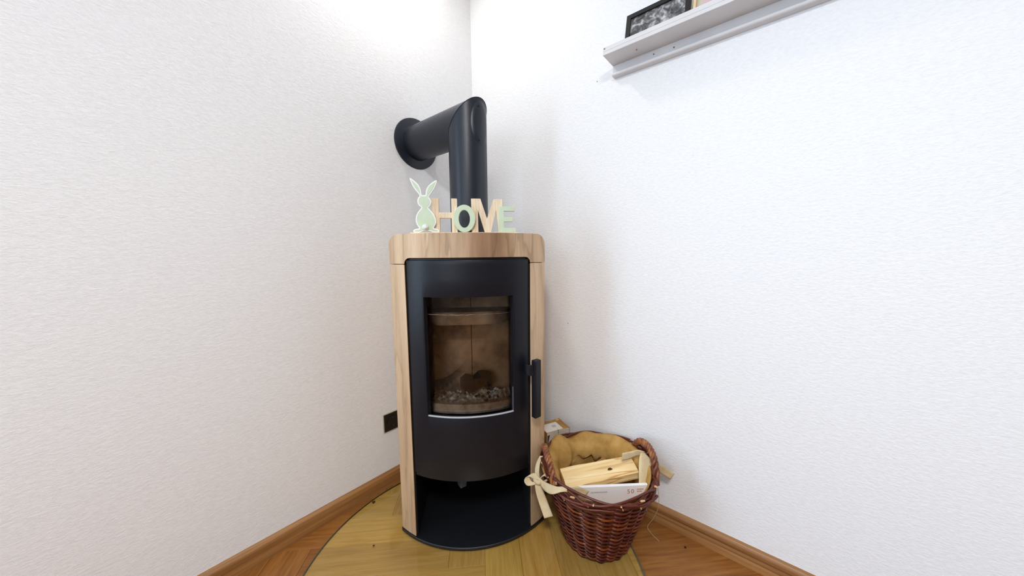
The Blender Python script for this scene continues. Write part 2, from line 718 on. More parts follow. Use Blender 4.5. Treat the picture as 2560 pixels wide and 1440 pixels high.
# walls: the left wall has a window opening beyond the frame
W1 = (-1.62, -0.34, 0.55, 2.18)   # y0, y1, z0, z1
mb = MB()
mb.box(WX - T, WX, W1[1], WY + T, FZ - 0.15, CZ)
mb.box(WX - T, WX, RY - T, W1[0], FZ - 0.15, CZ)
mb.box(WX - T, WX, W1[0], W1[1], FZ - 0.15, W1[2])
mb.box(WX - T, WX, W1[0], W1[1], W1[3], CZ)
wall_left = struct(mb.build('wall_left', M_wall))
mb = MB()
mb.box(WX, RX + T, WY, WY + T, FZ - 0.15, CZ)
wall_right = struct(mb.build('wall_right', M_wall))
W2 = (-0.3, 1.8, 0.75, 2.2)  # opening for the added fill window, out of view
mb = MB()
mb.box(WX, W2[0], RY - T, RY, FZ - 0.15, CZ)
mb.box(W2[1], RX, RY - T, RY, FZ - 0.15, CZ)
mb.box(W2[0], W2[1], RY - T, RY, FZ - 0.15, W2[2])
mb.box(W2[0], W2[1], RY - T, RY, W2[3], CZ)
struct(mb.build('wall_back', M_farwall))
mb = MB()
mb.box(RX, RX + T, RY - T, WY, FZ - 0.15, CZ)
struct(mb.build('wall_far', M_farwall))
mb = MB()
mb.box(WX - T, RX + T, RY - T, WY + T, CZ, CZ + 0.12)
struct(mb.build('ceiling', M_ceil))


def window_frame(name, horiz):
    mb = MB()
    if horiz == 'Y':
        y0, y1, z0, z1 = W1
        x0, x1 = WX - 0.10, WX - 0.05
        mb.box(x0, x1, y0, y0 + .05, z0, z1)
        mb.box(x0, x1, y1 - .05, y1, z0, z1)
        mb.box(x0, x1, y0, y1, z0, z0 + .05)
        mb.box(x0, x1, y0, y1, z1 - .05, z1)
    else:
        a0, a1, z0, z1 = W2
        y0, y1 = RY - 0.10, RY - 0.05
        mb.box(a0, a0 + .06, y0, y1, z0, z1)
        mb.box(a1 - .06, a1, y0, y1, z0, z1)
        mb.box((a0 + a1) / 2 - .04, (a0 + a1) / 2 + .04, y0, y1, z0, z1)
        mb.box(a0, a1, y0, y1, z0, z0 + .06)
        mb.box(a0, a1, y0, y1, z1 - .06, z1)
    return struct(mb.build(name, M_white))


window_frame('window_1', 'Y')
window_frame('fill_window', 'X')  # frame of the unseen window added for general fill

# nail holes left in the wall paint
for (x, z) in ((-0.617, 1.727), (-0.74, 0.732)):
    mb = MB()
    mb.tube([(x, WY - 0.0012, z), (x, WY + 0.002, z)], 0.0018, 8)
    mb.build('nail', M_steel, wall_right)


# baseboards: a profile swept along the wall
def baseboard(name, prof, axis, a, b, mat):
    v, f = [], []
    n = len(prof)
    for s in (a, b):
        for d, z in prof:
            v.append((WX + d, s, z) if axis == 'Y' else (s, WY - d, z))
    for i in range(n):
        j = (i + 1) % n
        f.append((i, j, n + j, n + i))
    f += [tuple(range(n)), tuple(range(n, 2 * n))]
    return struct(link_mesh(name, v, f, mat, None, 50))


HB = 0.064
profL = [(0, FZ), (0.017, FZ), (0.0172, 0.040), (0.0165, 0.050), (0.0155, 0.0535), (0.013, 0.0575), (0.008, 0.0615), (0.003, HB), (0, HB)]
profR = [(0, FZ), (0.016, FZ), (0.016, 0.018), (0.0145, 0.020), (0.0145, 0.022), (0.016, 0.024), (0.016, 0.034), (0.0145, 0.036), (0.0145, 0.038), (0.016, 0.040), (0.0152, 0.052), (0.012, 0.060), (0.005, 0.0655), (0, 0.0655)]
baseboard('baseboard_left', profL, 'Y', RY, WY, M_base_y)
baseboard('baseboard_right', profR, 'X', WX + 0.02, RX, M_base_x)

# ceiling spot above the stove, just out of frame
lamp = empty('ceiling_spot', (-1.12, 0.72, CZ))
mb = MB()
seg = 32
prof = [(0.055, 0.0), (0.055, -0.006), (0.046, -0.012), (0.040, -0.010), (0.040, 0.0)]
v, f = [], []
for i in range(seg):
    a = 2 * math.pi * i / seg
    v += [(r * math.cos(a), r * math.sin(a), z) for r, z in prof]
for i in range(seg):
    j = (i + 1) % seg
    for k in range(len(prof) - 1):
        f.append((i * 5 + k, j * 5 + k, j * 5 + k + 1, i * 5 + k + 1))
link_mesh('spot_ring', v, f, M_white, lamp, 40)
tag(lamp, 'round white recessed ceiling spot above the stove corner', 'ceiling light')
fill_lamp_root = empty('fill_lamp', (0.45, -0.70, CZ))  # unseen lamp added as fill to brighten floor and basket
mb = MB()
v, f = [], []
prof = [(0.0, -0.085), (0.12, -0.080), (0.21, -0.062), (0.25, -0.03), (0.255, 0.0)]
for i in range(48):
    a = 2 * math.pi * i / 48
    v += [(r * math.cos(a), r * math.sin(a), z) for r, z in prof]
for i in range(48):
    j = (i + 1) % 48
    for k in range(len(prof) - 1):
        f.append((i * 5 + k, j * 5 + k, j * 5 + k + 1, i * 5 + k + 1))
link_mesh('fill_lamp_shade', v, f, M_white, fill_lamp_root, 50)
tag(fill_lamp_root, 'round opal fill lamp added to the ceiling, out of view', 'ceiling light')
area('fill_lamp_light', (0.45, -0.70, CZ - 0.10), (0, 0, -1), 0.5, 0.5, 41, (0.99, 0.985, 0.985), 'DISK')
area('ceiling_spot_light', (-1.12, 0.72, CZ - 0.02), (0, 0, -1), 0.09, 0.09, 4.6, (1.0, 0.97, 0.92), 'DISK')

# ------------------------------------------------------------------ round glass hearth plate
hp = empty('hearth_plate', (PLATE_C.x, PLATE_C.y, FZ))
tag(hp, 'round clear glass hearth plate on the parquet under the stove', 'hearth plate')
seg = 160


def disc_ring(r_in, z_in, r_out, z_out):
    v, f = [], []
    for i in range(seg):
        a = 2 * math.pi * i / seg
        v += [(r_in * math.cos(a), r_in * math.sin(a), z_in), (r_out * math.cos(a), r_out * math.sin(a), z_out)]
    for i in range(seg):
        j = (i + 1) % seg
        f.append((2 * i, 2 * j, 2 * j + 1, 2 * i + 1))
    return v, f


# clip the disc at the walls is not needed: it stays clear of both
RB = PLATE_R - 0.006
v = [(RB * math.cos(2 * math.pi * i / seg), RB * math.sin(2 * math.pi * i / seg), 0.006) for i in range(seg)]
link_mesh('glass_top', v, [tuple(range(seg))], M_hearth, hp)
mb = MB()
mb.add(*disc_ring(RB, 0.006, PLATE_R, 0.0035))
mb.add(*disc_ring(PLATE_R, 0.0035, PLATE_R, 0.0004))
tag(mb.build('bevelled_edge', M_hearth_edge, hp, 30), 'grey-green bevelled glass rim')

# ------------------------------------------------------------------ stove
stove = empty('wood_stove', (CEN.x, CEN.y, 0), TH)
tag(stove, 'tall black wood stove with curved glazed door and pale wood-grained cladding', 'stove')
RS = 0.390
HWD = 0.275      # half width
PIN = 0.214      # inner edge of side panels
FB = -0.035      # back


def arc(r, x):
    return math.sqrt(max(r * r - x * x, 1e-6))


yf = lambda r: (lambda x: -arc(r, x))
const = lambda c: (lambda x: c)
ZT, ZJ, ZO = 1.118, 1.018, 1.038

# base plate
mb = MB()
xs = lin(-HWD - 0.002, HWD + 0.002, 41)
mb.cols(xs, const(0.0005), const(0.011), yf(RS + 0.003), const(-FB + 0.005))
bevel(mb.build('base_plate', M_basepl, stove, 40), 0.002)

# side panels
for s in (-1, 1):
    mb = MB()
    xs = lin(PIN, HWD, 9)
    if s < 0:
        xs = [-x for x in reversed(xs)]
    mb.cols(xs, const(0.0115), const(ZJ - 0.002), yf(RS), const(-FB), nz=1)
    bevel(mb.build('side_panel', M_clad, stove, 40), 0.003, 3)

# top surround: an arch with rounded shoulders
CR = 0.036


def zhi(x):
    d = abs(x) - (HWD - CR)
    return ZT if d <= 0 else ZT - CR + math.sqrt(max(CR * CR - d * d, 0))


def zlo(x):
    ax = abs(x)
    rr = ZO - ZJ
    if ax >= PIN - 0.0005:
        return ZJ
    d = ax - (PIN - rr)
    return ZO if d <= 0 else ZJ + math.sqrt(max(rr * rr - d * d, 0))


xs = set(lin(-PIN + 0.02, PIN - 0.02, 31))
for k in range(13):
    a = math.pi / 2 * k / 12
    xs |= {(HWD - CR + CR * math.sin(a)), -(HWD - CR + CR * math.sin(a))}
    q = PIN - 0.02 + 0.02 * math.sin(a)
    xs |= {q, -q}
xs = sorted(xs)
xs = [x for i, x in enumerate(xs) if i == 0 or x - xs[i - 1] > 2e-4]
mb = MB()
mb.cols(xs, zlo, zhi, yf(RS), const(-FB))
bevel(mb.build('top_surround', M_clad_top, stove, 30), 0.003, 3, 50)

# black carcass: side liners, top liner, back, firebox shell and compartment
mb = MB()
for s in (-1, 1):
    xs = lin(0.2075, 0.2125, 3)
    if s < 0:
        xs = [-x for x in reversed(xs)]
    mb.cols(xs, const(0.012), const(1.012), yf(RS - 0.008), const(-FB + 0.0))
mb.cols(lin(-0.2075, 0.2075, 21), const(1.031), const(1.0365), yf(RS - 0.010), const(-FB))
mb.box(-0.2075, 0.2075, 0.020, 0.034, 0.012, 1.03)                      # back
# firebox shell walls (around the firebox) and floor
mb.box(-0.2075, -0.176, -0.325, 0.02, 0.268, 1.03)
mb.box(0.176, 0.2075, -0.325, 0.02, 0.268, 1.03)
mb.cols(lin(-0.2075, 0.2075, 21), const(0.268), const(0.470), yf(RS - 0.030), const(0.02))
mb.cols(lin(-0.176, 0.176, 17), const(0.955), const(1.03), yf(RS - 0.030), const(0.02))
mb.build('carcass', M_black, stove, 30)

# firebox bricks
for s in (-1, 1):
    mb = MB()
    mb.box(min(s * 0.150, s * 0.175), max(s * 0.150, s * 0.175), -0.318, 0.0, 0.471, 0.954)
    bevel(mb.build('fire_brick', M_fire, stove), 0.002)
for x0, x1 in ((-0.149, -0.0008), (0.0008, 0.149)):
    mb = MB()
    mb.box(x0, x1, -0.185, -0.150, 0.471, 0.954)
    bevel(mb.build('fire_brick', M_fire, stove), 0.003)
mb = MB()
mb.cols(lin(-0.149, 0.149, 15), const(0.471), const(0.485), lambda x: -0.31, const(-0.151))
mb.build('fire_floor', M_fire, stove)
mb = MB()   # baffle: front plate with rounded lower corners, sloping back to the wall
zb = lambda x: 0.795 + 0.030 * max(0.0, (abs(x) - 0.110) / 0.039) ** 2
mb.cols(lin(-0.149, 0.149, 25), zb, const(0.842), lambda x: -0.290 + 0.25 * x * x, lambda x: -0.262)
mb.box(-0.149, 0.149, -0.262, -0.186, 0.820, 0.842)
mb.build('baffle_plate', M_fire, stove, 40)
# curved retaining bar in front of the fire bed
mb = MB()
mb.cols(lin(-0.148, 0.148, 25), const(0.486), const(0.520), lambda x: -arc(0.345, x), lambda x: -arc(0.330, x))
bevel(mb.build('log_retainer', M_retain, stove, 40), 0.002)

# ash bed: heap with clinkers
nx, ny = 44, 30
v, f = [], []
for j in range(ny):
    for i in range(nx):
        x = -0.147 + 0.294 * i / (nx - 1)
        fr = 0.187 + (arc(0.328, x) - 0.189) * j / (ny - 1)
        z = 0.487 + 0.022 * (0.5 + 0.5 * mnoise.noise(Vector((x * 28, fr * 28, 1.3)))) + 0.014 * abs(mnoise.noise(Vector((x * 90, fr * 90, 4.1)))) + 0.012 * (abs(x) / 0.147) ** 2
        v.append((x, -fr, z))
for j in range(ny - 1):
    for i in range(nx - 1):
        a = j * nx + i
        f.append((a, a + 1, a + nx + 1, a + nx))
tag(link_mesh('ash_bed', v, f, M_ash, stove), kind='stuff')
mb = MB()
for i in range(46):
    x = random.uniform(-0.13, 0.13)
    fr = random.uniform(0.20, arc(0.318, x))
    s = random.uniform(0.004, 0.010)
    c = Vector((x, -fr, 0.514 + random.uniform(0, 0.006)))
    base = []
    for dx, dy, dz in ((1, 0, 0), (-1, 0, 0), (0, 1, 0), (0, -1, 0), (0, 0, 1), (0, 0, -1)):
        base.append(c + Vector((dx, dy, dz)) * s * random.uniform(0.6, 1.3))
    mb.add(base, [(0, 2, 4), (2, 1, 4), (1, 3, 4), (3, 0, 4), (2, 0, 5), (1, 2, 5), (3, 1, 5), (0, 3, 5)], random.choice((0, 0, 1)))
tag(mb.build('clinkers', [M_ash, M_char], stove), kind='stuff')
# charred log end left on the ash
pts = []
mb = MB()
ring = 9
for k, x in enumerate(lin(-0.045, 0.075, 8)):
    pts.append([])
    for a in range(ring):
        an = 2 * math.pi * a / ring
        rr = 0.032 * (1 + 0.55 * mnoise.noise(Vector((x * 40, math.cos(an) * 2, math.sin(an) * 2)))) * (0.7 if k in (0, 7) else 1)
        pts[-1].append((x, -0.222 + rr * math.cos(an), 0.556 + 0.10 * (x - 0.015) + rr * math.sin(an)))
v = [p for r in pts for p in r]
f = [(k * ring + a, k * ring + (a + 1) % ring, (k + 1) * ring + (a + 1) % ring, (k + 1) * ring + a) for k in range(7) for a in range(ring)]
f += [tuple(range(ring)), tuple(7 * ring + a for a in range(ring))]
link_mesh('charred_log', v, f, M_char, stove, 40)

# door: curved plate with window opening
DH, WH = 0.203, 0.150
DZ0, DZ1, WZ0, WZ1 = 0.262, 1.030, 0.492, 0.908
xs = sorted(set(lin(-DH, -WH, 9) + lin(-WH, WH, 31) + lin(WH, DH, 9) + [s * (DH - 0.010 + 0.010 * math.sin(math.pi / 2 * k / 5)) for k in range(6) for s in (-1, 1)]))
xs = [x for i, x in enumerate(xs) if i == 0 or x - xs[i - 1] > 2e-4]
zs = [DZ0, 0.34, 0.42, WZ0] + lin(WZ0, WZ1, 6)[1:] + [0.97, 1.015, DZ1]


def corner_z(x, z):
    d = abs(x) - (DH - 0.010)
    if d > 0 and z >= DZ1 - 1e-6:
        return DZ1 - 0.010 + math.sqrt(max(1e-10, 0.010 ** 2 - d * d))
    return z


RD = RS - 0.001
nz = len(zs)
v = [(x, -arc(RD, x), corner_z(x, z)) for x in xs for z in zs]
f = []
for i in range(len(xs) - 1):
    for k in range(nz - 1):
        xm, zm = (xs[i] + xs[i + 1]) / 2, (zs[k] + zs[k + 1]) / 2
        if abs(xm) < WH and WZ0 < zm < WZ1:
            continue
        a, b = i * nz + k, (i + 1) * nz + k
        f.append((a, b, b + 1, a + 1))
door = link_mesh('door', v, f, M_door, stove, 40)
# orient outward then thicken inward
for p in door.data.polygons[:1]:
    if p.normal.y > 0:
        door.data.flip_normals()
solidify(door, 0.022)
bevel(door, 0.0018, 2, 50)
# glass
xs2 = lin(-WH - 0.012, WH + 0.012, 31)
zs2 = lin(WZ0 - 0.012, WZ1 + 0.012, 3)
v = [(x, -arc(RD - 0.026, x), z) for x in xs2 for z in zs2]
f = [(i * 3 + k, (i + 1) * 3 + k, (i + 1) * 3 + k + 1, i * 3 + k + 1) for i in range(30) for k in range(2)]
link_mesh('glass_pane', v, f, M_doorglass, door, 60)
# bright trim along the bottom and lower right edge of the opening
mb = MB()
mb.cols(lin(-WH + 0.001, WH - 0.001, 31), const(WZ0 - 0.0005), const(WZ0 + 0.0035), yf(RD - 0.003), yf(RD - 0.008))
mb.box(WH - 0.0035, WH - 0.0005, -arc(RD - 0.006, WH), -arc(RD - 0.012, WH), WZ0 + 0.003, WZ0 + 0.09)
tag(mb.build('window_trim', M_silver, door, 40), 'bright silver strip along the window sill')
# soot / sealing line on the inside of the glass
mb = MB()
mb.tube([(x, -arc(RD - 0.029, x), 0.845 + 0.0012 * mnoise.noise(Vector((x * 60, 0, 0)))) for x in lin(-WH + 0.002, WH - 0.002, 60)], 0.0011, 5)
tag(mb.build('glass_holder_wire', M_ash, door, 60), 'thin pale line across the upper glass')
# glass clips in the upper corners
for s in (-1, 1):
    mb = MB()
    x = s * (WH - 0.006)
    mb.box(x - 0.005, x + 0.005, -arc(RD - 0.032, x), -arc(RD - 0.040, x), 0.862 if s > 0 else 0.872, 0.880 if s > 0 else 0.902)
    bevel(mb.build('glass_clip', M_steel, door), 0.001)
# handle: strap and bar
hx, hf = 0.232, 0.346
mb = MB()
path = [(0.190, -arc(RD - 0.004, 0.190)), (0.192, -0.360), (0.200, -0.372), (0.212, -0.374), (0.226, -0.364)]
path = catmull([(a, b, 0) for a, b in path], 6, False)
v, f = [], []
for i, p in enumerate(path):
    a = path[max(i - 1, 0)]
    b = path[min(i + 1, len(path) - 1)]
    t = (b - a).normalized()
    nrm = Vector((t.y, -t.x, 0)) * 0.003
    for sg in (1, -1):
        for z in (0.628, 0.666):
            v.append((p.x + sg * nrm.x, p.y + sg * nrm.y, z))
for i in range(len(path) - 1):
    a, b = 4 * i, 4 * i + 4
    f += [(a, b, b + 1, a + 1), (a + 2, a + 3, b + 3, b + 2), (a, a + 2, b + 2, b), (a + 1, b + 1, b + 3, a + 3)]
f += [(0, 1, 3, 2), tuple(len(v) - 4 + k for k in (0, 2, 3, 1))]
bevel(link_mesh('handle_bracket', v, f, M_door, door, 40), 0.001)
mb = MB()
hw, hd = 0.0145, 0.011
rot = R(-33)
bar = []
mb.box(-hw, hw, -hd, hd, 0.470, 0.680)
for p in mb.v:
    x, y = p.x, p.y
    p.x = 0.229 + x * math.cos(-rot) - y * math.sin(-rot)
    p.y = -0.362 + x * math.sin(-rot) + y * math.cos(-rot)
tag(bevel(mb.build('handle_bar', M_door, door), 0.004, 4), 'upright black bar handle')
# air lever under the door
mb = MB()
mb.add([(-0.062, -0.300, 0.262), (-0.022, -0.300, 0.262), (-0.026, -0.330, 0.205), (-0.046, -0.334, 0.199), (-0.057, -0.328, 0.212),
        (-0.062, -0.304, 0.262), (-0.022, -0.304, 0.262), (-0.026, -0.334, 0.205), (-0.046, -0.338, 0.199), (-0.057, -0.332, 0.212)],
       [(0, 1, 2, 3, 4), (9, 8, 7, 6, 5)] + [(i, (i + 1) % 5, 5 + (i + 1) % 5, 5 + i) for i in range(5)])
tag(mb.build('air_lever', M_basepl, stove), 'small dark air lever below the door')

# ------------------------------------------------------------------ flue pipe
PX, PY, PZ, PR = -0.987, 0.9065, 1.5555, 0.075
pipe = empty('flue_pipe', (PX, PY, 1.12))
tag(pipe, 'black flue pipe with a mitred elbow running into the left wall', 'flue pipe')
seg = 64


def ring_pts(cut):
    return [cut(2 * math.pi * k / seg) for k in range(seg)]


Z0 = 1.12
wallx = WX - PX
# horizontal run: axis along x, ends at the mitre plane x = z
h0 = [(wallx + 0.001, PR * math.cos(2 * math.pi * k / seg), PZ - Z0 + PR * math.sin(2 * math.pi * k / seg)) for k in range(seg)]
h1 = [(PR * math.sin(2 * math.pi * k / seg), PR * math.cos(2 * math.pi * k / seg), PZ - Z0 + PR * math.sin(2 * math.pi * k / seg)) for k in range(seg)]
link_mesh('horizontal_pipe', h0 + h1, [(k, (k + 1) % seg, seg + (k + 1) % seg, seg + k) for k in range(seg)], M_pipe, pipe, 40)
v0 = [(PR * math.sin(2 * math.pi * k / seg), PR * math.cos(2 * math.pi * k / seg), -0.001) for k in range(seg)]
link_mesh('vertical_pipe', v0 + h1, [(k, (k + 1) % seg, seg + (k + 1) % seg, seg + k) for k in range(seg)], M_pipe, pipe, 40)
mb = MB()
mb.tube([(h1[k][0] * 1.0, h1[k][1] * 1.006, h1[k][2] + 0.0) for k in range(seg)], 0.0016, 6, True)
mb.build('mitre_seam', M_pipe, pipe, 60)
# wall rosette with a rolled lip
prof = [(0.0752, 0.012), (0.082, 0.010), (0.104, 0.0085), (0.110, 0.006), (0.1115, 0.0005)]
v, f = [], []
n = len(prof)
for k in range(seg):
    a = 2 * math.pi * k / seg
    v += [(wallx + d, 0.001 + r * math.cos(a), PZ - Z0 + r * math.sin(a)) for r, d in prof]
for k in range(seg):
    j = (k + 1) % seg
    f += [(k * n + i, j * n + i, j * n + i + 1, k * n + i + 1) for i in range(n - 1)]
link_mesh('wall_rosette', v, f, M_pipe, pipe, 40)
# inspection cover on the outer side of the elbow
v, f = [], []
na, nr = 40, 6
zc, hz, ha = 1.540 - Z0, 0.080, R(33)
rings = []
for j in range(nr + 1):
    t = j / nr
    for k in range(na):
        a = 2 * math.pi * k / na
        ang = ha * t * math.cos(a)
        z = zc + hz * t * math.sin(a)
        off = 0.0035 if j < nr else 0.0004
        v.append(((PR + off) * math.cos(ang), (PR + off) * math.sin(ang), z))
for j in range(nr):
    for k in range(na):
        k2 = (k + 1) % na
        f.append((j * na + k, j * na + k2, (j + 1) * na + k2, (j + 1) * na + k))
# keep the cover below the mitre plane
v = [(x, y, min(z, PZ - Z0 + x + 0.0006)) for x, y, z in v]
link_mesh('inspection_cover', v, f, M_pipe, pipe, 40)
for z in (zc + 0.058, zc - 0.064):
    mb = MB()
    an = R(-9)
    d = Vector((math.cos(an), math.sin(an), 0))
    c = d * (PR + 0.003) + Vector((0, 0, z))
    mb.tube([c, c + d * 0.0035], [0.0042, 0.0032], 10, up=Vector((0, 0, 1)))
    mb.build('screw', M_black, pipe, 40)

# ------------------------------------------------------------------ HOME sign with bunny
SF = -0.292
sign = empty('home_sign', (CEN.x - EF.x * SF, CEN.y - EF.y * SF, ZT), TH)
tag(sign, 'wooden HOME letter sign with a mint green bunny on the stove top', 'decoration')
SX = lambda u: (u - 1325) * 1.616e-4
SZ = lambda w: 0.0060 + (1254 - w) * 1.636e-4
P2 = lambda pts: [(SX(a), SZ(b)) for a, b in pts]
mb = MB()
mb.box(SX(130), SX(2400), -0.019, 0.018, 0.0, 0.0060)
bevel(mb.build('base_strip', M_signwood, sign), 0.001)


def letter(pts, y0, y1, mat, label, holes=()):
    o = bm_obj('letter', extrude_poly(P2(pts), y0, y1, [P2(h) for h in holes]), mat, sign, 30)
    o['label'] = label
    bevel(o, 0.0009, 2, 40)
    return o


letter([(575, 545), (720, 545), (720, 835), (985, 835), (985, 545), (1105, 545), (1105, 1254), (985, 1254), (985, 950), (735, 950), (735, 1254), (575, 1254)], -0.002, 0.014, M_signwood, 'raw wood letter H')
letter([(1405, 545), (1605, 545), (1740, 960), (1885, 555), (2072, 555), (2080, 1254), (1985, 1254), (1940, 790), (1822, 1254), (1690, 1254), (1548, 790), (1550, 1254), (1405, 1254)], -0.002, 0.014, M_signwood, 'raw wood letter M')
ell = lambda cx, cy, rx, ry, n=48: [(cx + rx * math.cos(2 * math.pi * k / n), cy + ry * math.sin(2 * math.pi * k / n)) for k in range(n)]
letter(ell(1260, 970, 230, 284), -0.017, -0.003, M_mint, 'mint green letter O', [ell(1258, 976, 118, 184)])
letter([(2000, 720), (2330, 720), (2330, 815), (2100, 815), (2100, 938), (2288, 938), (2288, 1035), (2100, 1035), (2100, 1165), (2352, 1165), (2352, 1254), (2000, 1254)], -0.017, -0.003, M_mint, 'mint green letter E')

bun = [(345, 500), (270, 400), (200, 290), (160, 155), (250, 210), (330, 290), (375, 395), (390, 488), (430, 494), (468, 488), (480, 405), (525, 315), (605, 245), (702, 192), (692, 270), (640, 370), (575, 465), (530, 525),
       (574, 590), (574, 655), (545, 715), (512, 745), (560, 800), (620, 880), (660, 980), (662, 1070), (612, 1160), (680, 1178), (726, 1222), (712, 1252), (600, 1250), (545, 1228), (455, 1216), (380, 1228), (330, 1252), (212, 1252), (188, 1216), (240, 1180), (312, 1168),
       (266, 1090), (246, 1000), (266, 900), (312, 820), (372, 745), (322, 700), (296, 625), (312, 555)]
loop = [(p.x, p.y) for p in catmull([(a, b, 0) for a, b in bun], 4)]
bunny = bm_obj('bunny', extrude_poly(P2(loop), -0.016, -0.009), M_white, sign, 30)
bunny['label'] = 'flat mint green wooden bunny with white outline and pompom tail'
# green face inset from the outline
n = len(loop)
ins = []
for i in range(n):
    a, b, c = Vector(loop[i - 1]), Vector(loop[i]), Vector(loop[(i + 1) % n])
    t = (c - a).normalized()
    nn = Vector((-t.y, t.x))
    ins.append((b + nn * 24, b))
area2 = sum(loop[i][0] * loop[(i + 1) % n][1] - loop[(i + 1) % n][0] * loop[i][1] for i in range(n))
sgn = 1 if area2 > 0 else -1
ins = [tuple(b + (p - b) * sgn) for p, b in ins]
# pull the inset ear tips and toes in a little so the outline stays simple
clean = []
for i, p in enumerate(ins):
    dmin = min((Vector(p) - Vector(q)).length for q in loop)
    if dmin > 21:
        clean.append(p)
bm_obj('bunny_face', extrude_poly(P2(clean), -0.0172, -0.0155), M_mint, bunny, 30)
bm = bmesh.new()
bmesh.ops.create_icosphere(bm, subdivisions=4, radius=0.0098)
for v_ in bm.verts:
    d = v_.co.normalized()
    v_.co = v_.co + d * 0.0012 * mnoise.noise(d * 9) + Vector((SX(447), -0.024, SZ(1150)))
bm_obj('pompom_tail', bm, M_pompom, bunny, 80)

# ------------------------------------------------------------------ wall socket
sock = empty('wall_socket', (WX, 0.7535, 0.2935))
tag(sock, 'black double wall socket with pale frame edge left of the stove', 'socket')
mb = MB()
mb.box(0.0, 0.0055, -0.0770, 0.0770, -0.0428, 0.0428)
bevel(mb.build('frame_edge', M_socketframe, sock), 0.002, 3)
mb = MB()
mb.box(0.0055, 0.0095, -0.0745, 0.0745, -0.0403, 0.0403)
bevel(mb.build('cover_plate', M_socket, sock), 0.003, 3)
for yc in (-0.0345, 0.0345):
    seg = 32
    prof = [(0.0275, 0.0098), (0.0275, 0.0125), (0.022, 0.0128), (0.0195, 0.0122), (0.0190, 0.0100), (0.0, 0.0098)]
    v, f = [], []
    for k in range(seg):
        a = 2 * math.pi * k / seg
        v += [(d, yc + r * math.cos(a), r * math.sin(a)) for r, d in prof]
    n = len(prof)
    for k in range(seg):
        j = (k + 1) % seg
        f += [(k * n + i, j * n + i, j * n + i + 1, k * n + i + 1) for i in range(n - 1)]
    cup = link_mesh('socket_insert', v, f, M_socket, sock, 30)
    for z in (0.0195, -0.0195):
        mb = MB()
        mb.box(0.0105, 0.0125, yc - 0.003, yc + 0.003, z - 0.0015, z + 0.0015)
        mb.build('earth_clip', M_steel, cup)

# ------------------------------------------------------------------ picture ledge
LX0, LX1 = -0.547, 0.62
ledge = empty('picture_ledge', (LX0, WY, 1.752))
tag(ledge, 'white wooden picture ledge on the right wall', 'shelf')
LL = LX1 - LX0
mb = MB()
mb.box(0, LL, -0.103, -0.0005, 0.0, 0.012)
mb.box(0, LL, -0.103, -0.092, 0.012, 0.0265)
bevel(mb.build('ledge_board', M_shelf, ledge), 0.0012)
mb = MB()
mb.box(0.002, LL, -0.0175, -0.0005, -0.0405, -0.0002)
bevel(mb.build('back_strip', M_shelf, ledge), 0.001)
mb = MB()
mb.tube([(0.002, -0.019, -0.034), (LL, -0.019, -0.034)], 0.0065, 14)
mb.build('rounded_bead', M_shelf, ledge, 40)
for (x, y, z, axis, m) in ((0.006, -0.1032, 0.021, 'y', M_knothole), (0.105, -0.060, -0.0004, 'z', M_knothole), (0.150, -0.0178, -0.014, 'y', M_steel), (0.215, -0.0178, -0.017, 'y', M_steel)):
    mb = MB()
    d = Vector((0, -0.0012, 0)) if axis == 'y' else Vector((0, 0, -0.0012))
    p = Vector((x, y, z))
    mb.tube([p, p + d], 0.0024, 10, up=Vector((1, 0, 0)))
    mb.build('screw', m, ledge, 40)


def picture(name, x0, w, h, bord, fm, pm, label, lean=11, ybase=1.196, dep=0.014):
    o = empty(name, (x0, ybase, 1.7672))
    o.rotation_euler = (R(-lean), 0, 0)
    tag(o, label, 'picture frame')
    mb = MB()
    mb.box(0, w, 0, dep, 0, bord)
    mb.box(0, w, 0, dep, h - bord, h)
    mb.box(0, bord, 0, dep, bord, h - bord)
    mb.box(w - bord, w, 0, dep, bord, h - bord)
    bevel(mb.build('frame', fm, o), 0.0008)
    mb = MB()
    mb.box(bord, w - bord, 0.006, 0.009, bord, h - bord)
    mb.build('print', pm, o)
    return o


picture('framed_photo', -0.4835, 0.206, 0.118, 0.015, M_frameblk, M_bw, 'black picture frame with a black and white photo on the ledge')
picture('framed_print', -0.270, 0.150, 0.200, 0.008, M_framewood, M_pastel, 'maple picture frame with a pastel print right of the black frame', ybase=1.200)

# ------------------------------------------------------------------ wicker basket
BC = Vector((-0.480, 1.040, 0))
basket = empty('wicker_basket', (BC.x, BC.y, 0))
tag(basket, 'red-brown wicker log basket with burlap liner beside the stove', 'basket')
HA = R(45)


def ztop(t):
    c = abs(math.cos(t - HA))
    return 0.282 + 0.022 * c ** 6


def brad(z):
    s = max(0.0, min(1.0, z / 0.28))
    return 0.106 + 0.087 * s ** 0.88 if s > 0 else 0.106


NS = 22
mb = MB()
rows = 31
for k in range(rows):
    start = random.uniform(0, 2 * math.pi)
    pieces = 3
    for q in range(pieces):
        a0 = start + q * 2 * math.pi / pieces
        a1 = a0 + 2 * math.pi / pieces + 0.10
        pts, rad = [], []
        m = 60
        rr0 = random.uniform(0.0029, 0.0038)
        for i in range(m):
            t = a0 + (a1 - a0) * i / (m - 1)
            z = 0.008 + (ztop(t) - 0.012) * (k + 0.5) / rows
            ph = NS / 2 * t + math.pi * (k % 2)
            r = brad(z) + 0.0056 * math.sin(ph)
            z += 0.0026 * math.cos(ph) + 0.0012 * mnoise.noise(Vector((t * 3, k * 1.7, q)))
            pts.append((r * math.cos(t), r * math.sin(t), z))
            rad.append(rr0 * (0.7 if i in (0, m - 1) else 1))
        mb.tube(pts, rad, 6)
tag(mb.build('woven_wall', M_wicker, basket, 60), kind='stuff')
mb = MB()
